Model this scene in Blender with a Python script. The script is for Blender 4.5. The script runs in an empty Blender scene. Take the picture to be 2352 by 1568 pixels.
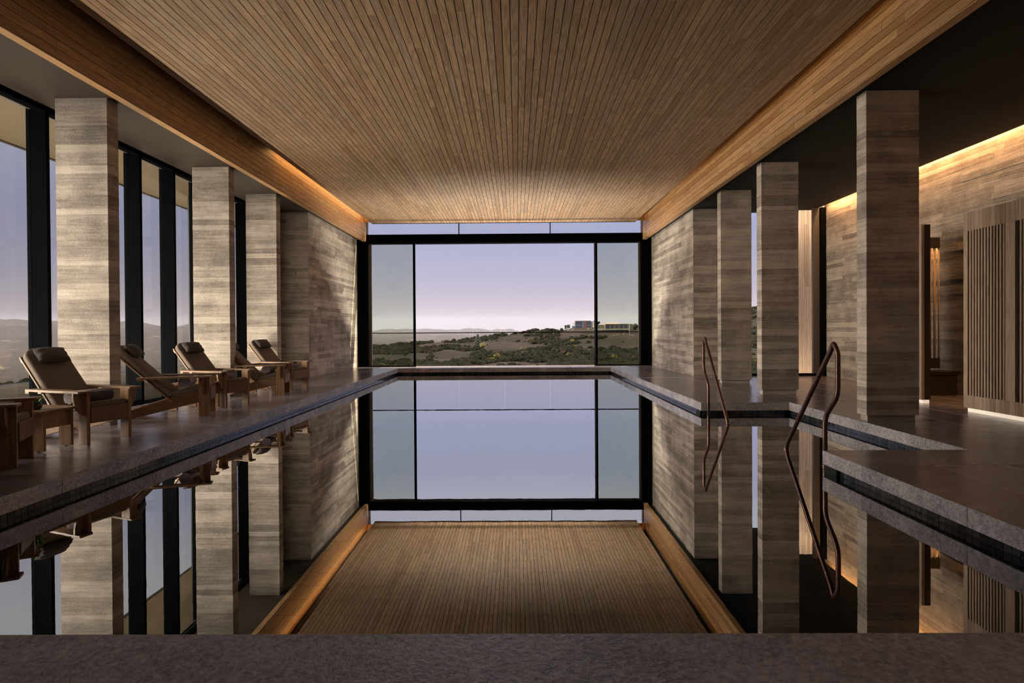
import bpy, math, random
from mathutils import Vector, Matrix, noise as mnoise
R = random.Random(7)
PI = math.pi
S = bpy.context.scene
COL = S.collection

# ------------------------------------------------------------------ camera
F_PX, PITCH, ROLL, YAW = 1241.0, 0.0073, 0.0063, -0.0073
cam_d = bpy.data.cameras.new('camera')
cam = bpy.data.objects.new('camera', cam_d)
COL.objects.link(cam)
S.camera = cam
cam_d.sensor_fit = 'HORIZONTAL'
cam_d.sensor_width = 36.0
cam_d.lens = F_PX / 2352 * 36.0
cam_d.shift_x = (1176 - 1176.62) / 2352
cam_d.shift_y = (766.74 - 784) / 2352
cam_d.clip_start = 0.05
cam_d.clip_end = 30000


def _cam_matrix():
    cy, sy = math.cos(YAW), math.sin(YAW)
    cp, sp = math.cos(PITCH), math.sin(PITCH)
    cr, sr = math.cos(ROLL), math.sin(ROLL)
    ax = Vector((cy, -sy, 0))
    y1 = Vector((sy, cy, 0))
    z1 = Vector((0, 0, 1))
    fy = cp * y1 - sp * z1
    fz = sp * y1 + cp * z1
    right = cr * ax - sr * fz
    up = sr * ax + cr * fz
    m = Matrix((right, up, -fy)).transposed().to_4x4()
    m.translation = Vector((0, 0, 1.2))
    return m


cam.matrix_world = _cam_matrix()

# ------------------------------------------------------------------ view
S.view_settings.view_transform = 'Standard'
S.view_settings.look = 'None'
S.view_settings.gamma = 1
S.view_settings.use_curve_mapping = False
S.view_settings.exposure = 0.0
S.cycles.use_denoising = True
S.cycles.max_bounces = 8
S.cycles.diffuse_bounces = 4
S.cycles.glossy_bounces = 4
S.cycles.transparent_max_bounces = 12
S.cycles.transmission_bounces = 6
S.cycles.volume_bounces = 0
S.cycles.sample_clamp_indirect = 6.0
S.cycles.caustics_reflective = True
S.cycles.caustics_refractive = False

# ------------------------------------------------------------------ sky
w = bpy.data.worlds.new('sky')
S.world = w
w.use_nodes = True
nt = w.node_tree
nt.nodes.clear()
tc = nt.nodes.new('ShaderNodeTexCoord')
sp_ = nt.nodes.new('ShaderNodeSeparateXYZ')
rp = nt.nodes.new('ShaderNodeValToRGB')
bg = nt.nodes.new('ShaderNodeBackground')
wo = nt.nodes.new('ShaderNodeOutputWorld')
nt.links.new(tc.outputs['Generated'], sp_.inputs[0])
nt.links.new(sp_.outputs['Z'], rp.inputs[0])
nt.links.new(rp.outputs[0], bg.inputs[0])
nt.links.new(bg.outputs[0], wo.inputs[0])
SKY = [(0.0, (.50, .41, .475)), (.04, (.51, .435, .515)), (.10, (.44, .42, .58)), (.17, (.39, .41, .62)),
       (.25, (.50, .52, .72)), (.37, (1.02, 1.0, 1.1)), (1.0, (.86, .88, 1.02))]
el = rp.color_ramp.elements
while len(el) < len(SKY):
    el.new(0.5)
for e, (p_, c_) in zip(el, SKY):
    e.position = p_
    e.color = (*c_, 1)
bg.inputs[1].default_value = 1.0

# ------------------------------------------------------------------ lights
def light(name, kind, loc, energy, col, rot=None, size=(1, 1), direction=None):
    d = bpy.data.lights.new(name, kind)
    d.energy = energy
    d.color = col
    if kind == 'AREA':
        d.shape = 'RECTANGLE'
        d.size, d.size_y = size
    o = bpy.data.objects.new(name, d)
    COL.objects.link(o)
    o.location = loc
    if direction:
        o.rotation_euler = Vector(direction).to_track_quat('-Z', 'Y').to_euler()
    elif rot:
        o.rotation_euler = rot
    return o


SUN_AZ, SUN_EL = math.radians(5.3), math.radians(24)
sun = light('sun', 'SUN', (60, 10, 40), 8.0, (1.0, .80, .58),
            direction=(-math.cos(SUN_EL) * math.cos(SUN_AZ), -math.cos(SUN_EL) * math.sin(SUN_AZ), -math.sin(SUN_EL)))
sun.data.angle = 0.01
# added second sun, broad and soft, boosting light through the long glazed side
glow = light('added_left_sun_fill', 'SUN', (-60, -10, 20), 17.0, (1.0, .865, .745), direction=(1, .20, -.13))
glow.data.angle = math.radians(55)


def strip(name, x, y, z, length, width, energy, col, tilt):
    """lamp strip running along y, shining down with a sideways tilt"""
    o = light(name, 'AREA', (0, 0, 0), energy, col, size=(width, length))
    zc = Vector((-tilt, 0, 1)).normalized()
    yc = Vector((0, 1, 0))
    m_ = Matrix((yc.cross(zc), yc, zc)).transposed().to_4x4()
    m_.translation = Vector((x, y, z))
    o.matrix_world = m_
    return o


# warm strip lamps hidden in the ceiling coves
WARM = (1.0, .50, .16)
# added uplights below the sightline outside side and end glazing, brightening the ceiling
strip('added_uplight_left', -7.6, 9.0, -.33, 17.0, .12, 1900, (1.0, .85, .70), -.75).rotation_euler.rotate_axis('Y', PI)
e_ = light('added_uplight_end', 'AREA', (-.3, 18.75, -.33), 900, (1.0, .86, .70), size=(5.6, .12), direction=(0, -.8, 1))
strip('cove_lamp_right', 4.02, 8.0, 4.93, 19.0, .04, 5, WARM, .35)
strip('cove_lamp_right_end', 4.02, 14.6, 4.93, 6.0, .04, 7, WARM, .35)
strip('cove_lamp_left', -4.80, 14.4, 4.93, 6.6, .04, 16, WARM, -.35)
strip('cove_lamp_wall', 7.66, 5.3, 4.40, 16.2, .05, 330, (1.0, .47, .16), .06)

for sx, sy, se in ((-5.9, 1.5, 110), (-6.0, 4.4, 90)):  # unseen spots added to lift the left columns and chair fronts
    q_ = light('added_aisle_fill', 'SPOT', (sx, sy, 3.9), se, (1.0, .86, .70), direction=(-5.0 - sx, 9.0 - sy, 1.2 - 3.9))
    q_.data.spot_size = math.radians(46); q_.data.spot_blend = .9; q_.data.shadow_soft_size = .12
light('added_coping_fill', 'AREA', (-.6, .2, 4.0), 10, (.90, .88, 1.0), size=(5.0, .5), direction=(0, .12, -1))  # unseen area lamp added to lighten the foreground coping
light('added_cladding_fill', 'AREA', (7.9, 14.15, 4.5), 32, (1.0, .82, .64), size=(2.6, .1), direction=(0, 1, -.75))  # added lamp beyond the glass, brightening the outer cladding from above
light('added_uplight_side', 'AREA', (7.4, 14.2, -.30), 14, (1.0, .82, .62), size=(2.6, .1), direction=(0, .9, 1))  # added low lamp, lifting the same cladding from below

# ------------------------------------------------------------------ materials
def new_mat(name):
    m = bpy.data.materials.new(name)
    m.use_nodes = True
    n = m.node_tree
    n.nodes.clear()
    out = n.nodes.new('ShaderNodeOutputMaterial')
    return m, n, out


class N:
    """tiny node helper"""
    def __init__(s, nt): s.nt = nt
    def add(s, t, **k):
        n = s.nt.nodes.new(t)
        for a, b in k.items(): setattr(n, a, b)
        return n
    def link(s, a, b): s.nt.links.new(a, b)
    def val(s, sock, v):
        if isinstance(v, bpy.types.NodeSocket): s.link(v, sock)
        else: sock.default_value = v
    def math(s, op, a, b=0.0, c=None, clamp=False):
        n = s.add('ShaderNodeMath', operation=op, use_clamp=clamp)
        s.val(n.inputs[0], a); s.val(n.inputs[1], b)
        if c is not None: s.val(n.inputs[2], c)
        return n.outputs[0]
    def mix(s, f, a, b, mode='MIX'):
        n = s.add('ShaderNodeMix', data_type='RGBA', blend_type=mode)
        s.val(n.inputs[0], f)
        for i, v in ((6, a), (7, b)):
            if isinstance(v, bpy.types.NodeSocket): s.link(v, n.inputs[i])
            else: n.inputs[i].default_value = (*v, 1)
        return n.outputs[2]
    def noise(s, vec, scale=1.0, detail=3, rough=.55, dist=0):
        n = s.add('ShaderNodeTexNoise')
        if vec is not None: s.link(vec, n.inputs['Vector'])
        n.inputs['Scale'].default_value = scale
        n.inputs['Detail'].default_value = detail
        n.inputs['Roughness'].default_value = rough
        n.inputs['Distortion'].default_value = dist
        return n.outputs['Fac']
    def ramp(s, f, stops):
        n = s.add('ShaderNodeValToRGB')
        s.link(f, n.inputs[0])
        e = n.color_ramp.elements
        while len(e) < len(stops): e.new(.5)
        for q, (p, c) in zip(e, stops):
            q.position = p
            q.color = (*c, 1) if isinstance(c, tuple) else (c, c, c, 1)
        return n.outputs[0]
    def vmul(s, v, k):
        n = s.add('ShaderNodeVectorMath', operation='MULTIPLY')
        s.link(v, n.inputs[0]); n.inputs[1].default_value = k
        return n.outputs[0]
    def vadd(s, v, u):
        n = s.add('ShaderNodeVectorMath', operation='ADD')
        s.link(v, n.inputs[0]); s.val(n.inputs[1], u)
        return n.outputs[0]
    def bump(s, h, strength=.3, dist=.01):
        n = s.add('ShaderNodeBump')
        s.link(h, n.inputs['Height'])
        n.inputs['Strength'].default_value = strength
        n.inputs['Distance'].default_value = dist
        return n.outputs[0]
    def bsdf(s, out, col, rough=.6, metal=0.0, normal=None, spec=.5, **k):
        n = s.add('ShaderNodeBsdfPrincipled')
        s.val(n.inputs['Base Color'], col if isinstance(col, bpy.types.NodeSocket) else (*col, 1))
        s.val(n.inputs['Roughness'], rough)
        n.inputs['Metallic'].default_value = metal
        n.inputs['Specular IOR Level'].default_value = spec
        for a, b in k.items(): s.val(n.inputs[a], b)
        if normal is not None: s.link(normal, n.inputs['Normal'])
        s.link(n.outputs[0], out.inputs[0])
        return n


def plain(name, col, rough=.6, metal=0.0, bumpscale=0, bstr=.2, var=.25, spec=.5, emit=None):
    m, nt, out = new_mat(name)
    n = N(nt)
    t = n.add('ShaderNodeTexCoord').outputs['Object']
    f = n.noise(t, 6, 4)
    c = n.mix(f, tuple(max(0, v * (1 - var)) for v in col), tuple(v * (1 + var) for v in col))
    nm = None
    if bumpscale:
        nm = n.bump(n.noise(t, bumpscale, 3), bstr, .004)
    b = n.bsdf(out, c, rough, metal, nm, spec)
    if emit:
        b.inputs['Emission Color'].default_value = (*emit[0], 1)
        b.inputs['Emission Strength'].default_value = emit[1]
    return m


def seeded(n, axis_scale):
    """world position scaled per axis and shifted by the piece's own random number"""
    pos = n.add('ShaderNodeNewGeometry').outputs['Position']
    a = n.add('ShaderNodeAttribute', attribute_name='rnd').outputs['Fac']
    c = n.add('ShaderNodeCombineXYZ')
    n.link(n.math('MULTIPLY', a, 91.7), c.inputs[0])
    n.link(n.math('MULTIPLY', a, 37.3), c.inputs[1])
    n.link(n.math('MULTIPLY', a, 53.9), c.inputs[2])
    return n.vadd(n.vmul(pos, axis_scale), c.outputs[0]), a


def wood(name, along, cols, rough=.5, obj_coords=False, grain=.55, scale=1.0):
    """cathedral grain running along one axis; cols = dark, mid, light, grey"""
    m, nt, out = new_mat(name)
    n = N(nt)
    k = [9.0 * scale] * 3
    k[along] = .75 * scale
    fine = [190.0] * 3
    fine[along] = 4.0
    if obj_coords:
        t = n.add('ShaderNodeTexCoord').outputs['Object']
        a = n.add('ShaderNodeObjectInfo').outputs['Random']
        c = n.add('ShaderNodeCombineXYZ')
        for i, q in enumerate((91.7, 37.3, 53.9)):
            n.link(n.math('MULTIPLY', a, q), c.inputs[i])
        v = n.vadd(n.vmul(t, tuple(k)), c.outputs[0])
        vf = n.vmul(t, tuple(fine))
    else:
        v, a = seeded(n, tuple(k))
        pos = n.add('ShaderNodeNewGeometry').outputs['Position']
        vf = n.vmul(pos, tuple(fine))
    base = n.noise(v, 1.0, 1.5, .5)
    rings = n.math('PINGPONG', n.math('MULTIPLY', base, 16.0), 1.0)
    rings = n.ramp(rings, [(0.0, 1.0), (.35, .55), (1.0, 0.0)])
    fib = n.noise(vf, 1.0, 2)
    tone = n.ramp(a, [(0.0, cols[1]), (.3, cols[2]), (.5, cols[0]), (.68, cols[3]), (.85, cols[1]), (1.0, cols[2])])
    tone = n.mix(n.math('MULTIPLY', fib, .5), tone, cols[0])
    c = n.mix(n.math('MULTIPLY', rings, grain), tone, tuple(q * .45 for q in cols[0]))
    nm = n.bump(n.math('ADD', n.math('MULTIPLY', rings, -.5), fib), .25, .002)
    n.bsdf(out, c, rough, 0, nm, .35)
    return m


def board_concrete(name, across, light_=(.50, .452, .398), dark=(.205, .182, .16), long_scale=.9):
    """board marked concrete: tone per course, wood print streaks along the boards, blow holes"""
    m, nt, out = new_mat(name)
    n = N(nt)
    k = [1.6, 1.6, 1.6]
    k[2] = 26.0
    v, a = seeded(n, tuple(k))
    streak = n.noise(v, 1.0, 5, .62)
    pos = n.add('ShaderNodeNewGeometry').outputs['Position']
    cloud = n.noise(pos, 2.3, 4, .6)
    fine = n.noise(pos, 55, 3, .6)
    f = n.math('ADD', n.math('MULTIPLY', a, .50), n.math('MULTIPLY', streak, .95))
    f = n.math('ADD', f, n.math('MULTIPLY', n.math('SUBTRACT', cloud, .5), 1.0))
    f = n.math('ADD', f, n.math('MULTIPLY', n.math('SUBTRACT', fine, .5), .7))
    f = n.math('SUBTRACT', f, .10)
    c = n.ramp(f, [(.22, dark), (.52, tuple((p + q) / 2 for p, q in zip(dark, light_))), (.76, light_),
                   (1.0, tuple(min(1, q * 1.3) for q in light_))])
    # pale cement smears
    sm = n.noise(n.vmul(pos, (5, 5, 16)), 1.0, 5, .7)
    c = n.mix(n.ramp(sm, [(.60, 0.0), (.70, .55)]), c, (.66, .60, .53))
    vo = n.add('ShaderNodeTexVoronoi')
    n.link(n.vadd(n.vmul(pos, (16, 16, 16)), (3.1, 1.7, .4)), vo.inputs['Vector'])
    vo.inputs['Scale'].default_value = 1.0
    pits = n.ramp(vo.outputs['Distance'], [(.035, 1.0), (.09, 0.0)])
    knot_gate = n.ramp(n.noise(pos, 3.7, 1), [(.50, 0.0), (.60, 1.0)])
    pits = n.math('MULTIPLY', pits, knot_gate)
    c = n.mix(n.math('MULTIPLY', pits, .75), c, (.07, .055, .045))
    h = n.math('SUBTRACT', n.math('ADD', n.math('MULTIPLY', streak, .8), n.math('MULTIPLY', fine, .4)), pits)
    n.bsdf(out, c, .82, 0, n.bump(h, .6, .010), .25)
    return m


def stone(name, c0, c1, rough=(.28, .5), bstr=.35, scale=30, per_piece=.35, stretch=(1, 1, 1), speck=.5, bd=.006):
    m, nt, out = new_mat(name)
    n = N(nt)
    v, a = seeded(n, stretch)
    big = n.noise(v, 1.6, 5, .6)
    fine = n.noise(v, scale, 5, .65)
    f = n.math('ADD', n.math('MULTIPLY', a, per_piece), n.math('MULTIPLY', big, 1 - per_piece))
    f = n.math('ADD', f, n.math('MULTIPLY', n.math('SUBTRACT', fine, .5), speck))
    c = n.ramp(f, [(.2, c0), (.75, c1)])
    r = n.math('ADD', n.math('MULTIPLY', big, rough[1] - rough[0]), rough[0])
    n.bsdf(out, c, r, 0, n.bump(n.math('ADD', fine, n.math('MULTIPLY', n.noise(v, scale * .3, 3), .6)), bstr, bd), .5)
    return m


CED = ((.35, .22, .13), (.475, .325, .205), (.54, .38, .245), (.45, .345, .255))
M = {}
M['ceiling_wood'] = wood('cedar_ceiling_boards', 1, CED, .55, grain=.55)
M['fascia_wood'] = wood('cedar_fascia_boards', 1, ((.36, .19, .08), (.60, .36, .175), (.68, .43, .22), (.54, .36, .215)), .42, grain=.45)
M['screen_wood'] = wood('weathered_screen_wood', 2, ((.33, .23, .16), (.50, .38, .28), (.56, .43, .33), (.46, .37, .30)), .6, grain=.35)
M['outer_wood'] = wood('pale_cladding_wood', 2, ((.46, .31, .19), (.66, .48, .33), (.72, .55, .39), (.60, .47, .35)), .6, grain=.25)
M['dark_wood'] = wood('dark_stained_wood', 2, ((.02, .013, .009), (.03, .02, .014), (.036, .025, .018), (.028, .02, .016)), .6, grain=.3)
M['teak'] = wood('teak', 0, ((.17, .088, .040), (.35, .215, .115), (.41, .265, .145), (.30, .20, .12)), .42, obj_coords=True, grain=.5, scale=1.4)
M['teak_up'] = wood('teak_upright', 2, ((.20, .10, .045), (.40, .24, .12), (.46, .29, .15), (.34, .22, .13)), .42, obj_coords=True, grain=.5, scale=1.4)
M['concrete'] = board_concrete('board_marked_concrete', 0)
M['joint_dark'] = plain('shadow_gap', (.03, .025, .02), .9)
M['soffit'] = plain('dark_bronze_plaster', (.034, .0225, .0125), .75, var=.12)
M['soffit_darkened'] = plain('shade_darkened_plaster', (.004, .0034, .003), .9, var=.1)  # right soffit: aisle plaster darkened further to stand for its shade
M['metal'] = plain('charcoal_steel', (.0045, .005, .006), .8, 0.0, 0, var=.15, spec=0.0)
M['metal_grey'] = plain('grey_aluminium', (.07, .07, .074), .5, .0, var=.1)
M['tile'] = stone('dark_basalt_paving', (.105, .092, .108), (.25, .22, .255), (.10, .30), .22, 20, .25, (.8, 3.0, 1), .9)
M['coping'] = stone('leathered_granite', (.19, .182, .198), (.60, .575, .62), (.18, .34), 1.0, 42, .10, (1, 1, 1), 1.3, .016)
M['grout'] = plain('pale_grout', (.62, .52, .44), .8)
M['mosaic'] = stone('glossy_slate_mosaic', (.012, .015, .020), (.05, .053, .065), (.08, .16), .05, 20, .7)
M['pool'] = stone('dark_green_pool_tile', (.012, .028, .032), (.03, .055, .06), (.4, .6), .1, 14, .6)
M['pool_joint'] = plain('pool_grout', (.006, .010, .012), .8)
M['fabric'] = plain('taupe_outdoor_fabric', (.175, .138, .112), .9, 0, 260, .5, .12, spec=.2)
M['piping'] = plain('pale_edge_fabric', (.24, .23, .23), .9, 0, 260, .5, .1, spec=.2)
M['pillow'] = plain('charcoal_pillow_fabric', (.095, .084, .082), .85, 0, 240, .5, .15, spec=.25)
M['towel'] = plain('lavender_grey_towelling', (.36, .33, .36), .95, 0, 420, 1.0, .2, spec=.1)
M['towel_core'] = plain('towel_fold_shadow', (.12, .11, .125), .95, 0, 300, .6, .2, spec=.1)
M['bronze'] = plain('patinated_bronze', (.17, .10, .085), .34, .85, 60, .25, .4)
M['leaf'] = plain('fern_leaf', (.10, .20, .025), .5, var=.5)
M['leaf_y'] = plain('yellow_flower_leaf', (.36, .33, .06), .5, var=.4)
M['pot'] = plain('dark_ceramic', (.05, .05, .045), .3)
M['toe'] = plain('self_glowing_toe_board', (.8, .74, .64), .6, emit=((1.0, .86, .68), .55))  # emission added so the cream toe board stays bright in shade
M['eave'] = plain('tan_eave_panel', (.085, .062, .034), .7, var=.12)
M['terrace'] = plain('terrace_stone', (.25, .22, .18), .7)
M['parapet'] = plain('parapet_bronze', (.022, .020, .015), .6)
M['parapet_cap'] = plain('parapet_cap', (.03, .026, .02), .6)
M['white'] = plain('white_render', (.42, .38, .32), .8)
M['shaded_wall'] = plain('shade_darkened_blue_wall', (.06, .075, .11), .6)  # bluish house walls darkened to carry the shade of the sunless front
M['rust'] = plain('rust_cladding', (.08, .036, .03), .7)
M['darkglass'] = plain('dark_window', (.03, .035, .045), .15)
M['tan_wall'] = plain('tan_render', (.075, .066, .055), .8)
M['roof_tile'] = plain('peach_roof', (.55, .36, .25), .8)
M['rock'] = plain('pale_rock', (.15, .13, .10), .9)
M['bark'] = plain('bark', (.08, .055, .04), .9)
M['conifer'] = plain('conifer_needles', (.026, .034, .018), .9, var=.5)
M['yellow_bright'] = plain('yellow_bush_bright', (.34, .29, .035), .9, var=.3)
M['yellow_bush'] = plain('yellow_bush', (.10, .085, .022), .9, var=.3)
M['turbine'] = plain('turbine_white', (.5, .5, .52), .6)


def shrub_mat():
    m, nt, out = new_mat('chaparral_foliage')
    n = N(nt)
    pos = n.add('ShaderNodeNewGeometry').outputs['Position']
    a = n.add('ShaderNodeAttribute', attribute_name='rnd').outputs['Fac']
    f = n.noise(pos, .9, 4, .7)
    c = n.ramp(a, [(0, (.010, .010, .007)), (.45, (.019, .018, .011)), (.75, (.031, .026, .016)), (.93, (.06, .043, .028)), (1, (.12, .10, .025))])
    c = n.mix(n.ramp(f, [(.35, 1.0), (.6, 0.0)]), c, (.015, .018, .010))
    n.bsdf(out, c, .95, 0, n.bump(f, 1.0, .5), .05)
    return m


def terrain_mat():
    m, nt, out = new_mat('dry_hillside')
    n = N(nt)
    pos = n.add('ShaderNodeNewGeometry').outputs['Position']
    f1 = n.noise(pos, .018, 6, .62)
    f2 = n.noise(pos, .22, 5, .7)
    soil = n.mix(f2, (.040, .030, .023), (.070, .054, .043))
    scrub = n.mix(f2, (.02, .019, .012), (.05, .043, .03))
    f3 = n.noise(pos, .0016, 8, .68)
    c = n.mix(n.ramp(n.math('ADD', n.math('MULTIPLY', f1, .7), n.math('MULTIPLY', f2, .3)), [(.47, 0.0), (.53, 1.0)]), soil, scrub)
    spots = n.ramp(n.noise(pos, .05, 4, .75), [(.66, 0.0), (.72, 1.0)])
    dist = n.add('ShaderNodeVectorMath', operation='LENGTH')
    n.link(pos, dist.inputs[0])
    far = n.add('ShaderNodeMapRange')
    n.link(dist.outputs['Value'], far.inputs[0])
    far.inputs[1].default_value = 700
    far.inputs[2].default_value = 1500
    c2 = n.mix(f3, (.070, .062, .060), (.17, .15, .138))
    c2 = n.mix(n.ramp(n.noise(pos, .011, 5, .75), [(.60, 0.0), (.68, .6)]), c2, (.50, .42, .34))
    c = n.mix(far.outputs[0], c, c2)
    n.bsdf(out, c, .95, 0, n.bump(f2, .6, .8), .05)
    return m


M['shrub'] = shrub_mat()
M['terrain'] = terrain_mat()


def glass_mat(name, tint, refl=1.0, rough=0.0):
    m, nt, out = new_mat(name)
    n = N(nt)
    tr = n.add('ShaderNodeBsdfTransparent')
    tr.inputs[0].default_value = (*tint, 1)
    gl = n.add('ShaderNodeBsdfGlossy')
    gl.inputs['Roughness'].default_value = rough
    fr = n.add('ShaderNodeFresnel')
    geo = n.add('ShaderNodeNewGeometry')
    # same interface seen from either face of the thin pane
    n.link(n.math('ADD', n.math('MULTIPLY', geo.outputs['Backfacing'], 1 / 1.5 - 1.5), 1.5), fr.inputs[0])
    mx = n.add('ShaderNodeMixShader')
    n.link(n.math('MULTIPLY', fr.outputs[0], refl), mx.inputs[0])
    n.link(tr.outputs[0], mx.inputs[1])
    n.link(gl.outputs[0], mx.inputs[2])
    n.link(mx.outputs[0], out.inputs[0])
    return m


M['glass'] = glass_mat('grey_tinted_glass', (.80, .80, .775), .7)
M['glass_g'] = glass_mat('green_tinted_glass', (.83, .86, .80), .6)
M['glass_low_reflect'] = glass_mat('low_reflection_glass', (.97, .975, .975), .10)  # reflection cut so the low sun passes this pane
M['glass_clear'] = glass_mat('clear_glass', (.96, .965, .965), .5)


def water_mat():
    m, nt, out = new_mat('still_pool_water')
    n = N(nt)
    pos = n.add('ShaderNodeNewGeometry').outputs['Position']
    h = n.noise(n.vmul(pos, (1.0, .6, 1)), 5.0, 2, .5)
    nm = n.bump(h, .012, .01)
    tr = n.add('ShaderNodeBsdfTransparent')
    tr.inputs[0].default_value = (.42, .62, .66, 1)
    gl = n.add('ShaderNodeBsdfGlossy')
    gl.inputs['Roughness'].default_value = 0.0
    n.link(nm, gl.inputs['Normal'])
    fr = n.add('ShaderNodeFresnel')
    fr.inputs[0].default_value = 1.33
    mx = n.add('ShaderNodeMixShader')
    n.link(n.math('MULTIPLY', n.math('POWER', fr.outputs[0], .5), 1.55, clamp=True), mx.inputs[0])
    n.link(tr.outputs[0], mx.inputs[1])
    n.link(gl.outputs[0], mx.inputs[2])
    n.link(mx.outputs[0], out.inputs[0])
    return m


M['water'] = water_mat()

# ------------------------------------------------------------------ mesh helpers
BOXF = ((0, 3, 2, 1), (4, 5, 6, 7), (0, 1, 5, 4), (1, 2, 6, 5), (2, 3, 7, 6), (3, 0, 4, 7))


class MB:
    def __init__(s):
        s.v = []; s.f = []; s.r = []
    def add(s, vs, fs, rnd=None):
        b = len(s.v)
        rnd = R.random() if rnd is None else rnd
        s.v += [tuple(q) for q in vs]
        s.r += [rnd] * len(vs)
        s.f += [tuple(i + b for i in f) for f in fs]
        return s
    def box(s, x0, x1, y0, y1, z0, z1, rnd=None, rot=None):
        vs = [(x0, y0, z0), (x1, y0, z0), (x1, y1, z0), (x0, y1, z0), (x0, y0, z1), (x1, y0, z1), (x1, y1, z1), (x0, y1, z1)]
        if rot: vs = [rot @ Vector(q) for q in vs]
        return s.add(vs, BOXF, rnd)
    def prism(s, pts, axis, a, b, rnd=None):
        """extrude a 2-D outline (counter-clockwise) along an axis"""
        n = len(pts)
        def P(q, t):
            return {0: (t, q[0], q[1]), 1: (q[0], t, q[1]), 2: (q[0], q[1], t)}[axis]
        vs = [P(q, a) for q in pts] + [P(q, b) for q in pts]
        fs = [tuple(range(n)), tuple(range(2 * n - 1, n - 1, -1))]
        fs += [(i, i + n, (i + 1) % n + n, (i + 1) % n) for i in range(n)]
        return s.add(vs, fs, rnd)
    def tube(s, pts, rad, seg=12, rnd=None, cap=True):
        pts = [Vector(q) for q in pts]
        vs = []; fs = []
        ref = Vector((1, 0, 0))
        for i, q in enumerate(pts):
            d = (pts[min(i + 1, len(pts) - 1)] - pts[max(i - 1, 0)]).normalized()
            a = d.cross(ref)
            if a.length < .05: a = d.cross(Vector((0, 1, 0)))
            a.normalize(); b = d.cross(a)
            rr = rad[i] if isinstance(rad, (list, tuple)) else rad
            for k in range(seg):
                t = 2 * PI * k / seg
                vs.append(q + a * math.cos(t) * rr + b * math.sin(t) * rr)
        for i in range(len(pts) - 1):
            for k in range(seg):
                k2 = (k + 1) % seg
                fs.append((i * seg + k, i * seg + k2, (i + 1) * seg + k2, (i + 1) * seg + k))
        if cap:
            fs.append(tuple(range(seg - 1, -1, -1)))
            fs.append(tuple((len(pts) - 1) * seg + k for k in range(seg)))
        return s.add(vs, fs, rnd)
    def build(s, name, mat, parent=None, smooth=False, bevel=0, seg=2, kind=None):
        me = bpy.data.meshes.new(name)
        me.from_pydata(s.v, [], s.f)
        at = me.attributes.new('rnd', 'FLOAT', 'POINT')
        at.data.foreach_set('value', s.r)
        me.materials.append(M[mat] if isinstance(mat, str) else mat)
        if smooth:
            me.shade_smooth()
        me.update()
        o = bpy.data.objects.new(name, me)
        COL.objects.link(o)
        if parent: o.parent = parent
        if bevel:
            md = o.modifiers.new('bevel', 'BEVEL')
            md.width = bevel; md.segments = seg; md.limit_method = 'ANGLE'
        if kind: o['kind'] = kind
        return o


def empty(name, loc=(0, 0, 0), rz=0, kind=None):
    o = bpy.data.objects.new(name, None)
    COL.objects.link(o)
    o.location = loc
    o.rotation_euler = (0, 0, rz)
    if kind: o['kind'] = kind
    return o


def tag(o, label, cat, group=None):
    o['label'] = label; o['category'] = cat
    if group: o['group'] = group
    return o


def copy_tree(o, parent=None):
    c = o.copy()
    COL.objects.link(c)
    c.parent = parent
    for ch in list(o.children):
        copy_tree(ch, c)
    return c


# ------------------------------------------------------------------ dimensions (from the photograph's perspective)
SOF = 4.216; CZ = 4.734; FB = 4.168; FT = 5.02
CL, CR = -4.74, 3.946; BL, BR = -4.968, 4.206
W = 17.90; YB = -3.0
PL, PR, NX = -3.775, 2.995, 4.42
N1, N2, PF, PN = 8.793, 5.315, 17.20, 2.13
WAT = -.194; CF = -.132
ML0, ML1 = -6.515, -6.243
WX = 7.764; WE = 13.65

# ------------------------------------------------------------------ ceiling
ceiling = MB().box(-8.0, 9.2, YB - .3, W + .05, FT, FT + .3).build('ceiling', 'joint_dark', kind='structure')
MB().box(BL, BR, YB, W, FT - .02, FT - .004).build('slot_lining', 'soffit_darkened', ceiling)
MB().box(CL + .03, CR - .03, YB, W - .02, CZ + .012, CZ + .05).build('backing_board', 'joint_dark', ceiling)
planks = []
NROW = 87
pw = (CR - CL) / NROW
for i in range(NROW):
    x0 = CL + i * pw
    y = YB + R.uniform(-1.2, 0)
    while y < W - .02:
        L = R.choice((1.2, 1.5, 1.8, 2.1, 2.4, 3.0))
        a, b = max(y, YB), min(y + L, W - .02)
        if W - .02 - b < .25: b = W - .02; L = 99
        if b - a > .05:
            planks.append((x0 + .005, x0 + pw - .005, a + .0008, b - .0008))
        y += L
vis = [q for q in planks if q[3] > 5.0]
vis.sort(key=lambda q: q[2] + (0 if abs(q[0]) < 4.3 else 3))
own = set(vis[:298])
rest = MB()
for q in planks:
    z = CZ + R.uniform(-.0012, .0012)
    if q in own:
        MB().box(*q, z, z + .018).build('plank', 'ceiling_wood', ceiling)
    else:
        rest.box(*q, z, z + .018)
rest.build('plank', 'ceiling_wood', ceiling, kind='stuff')

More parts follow.
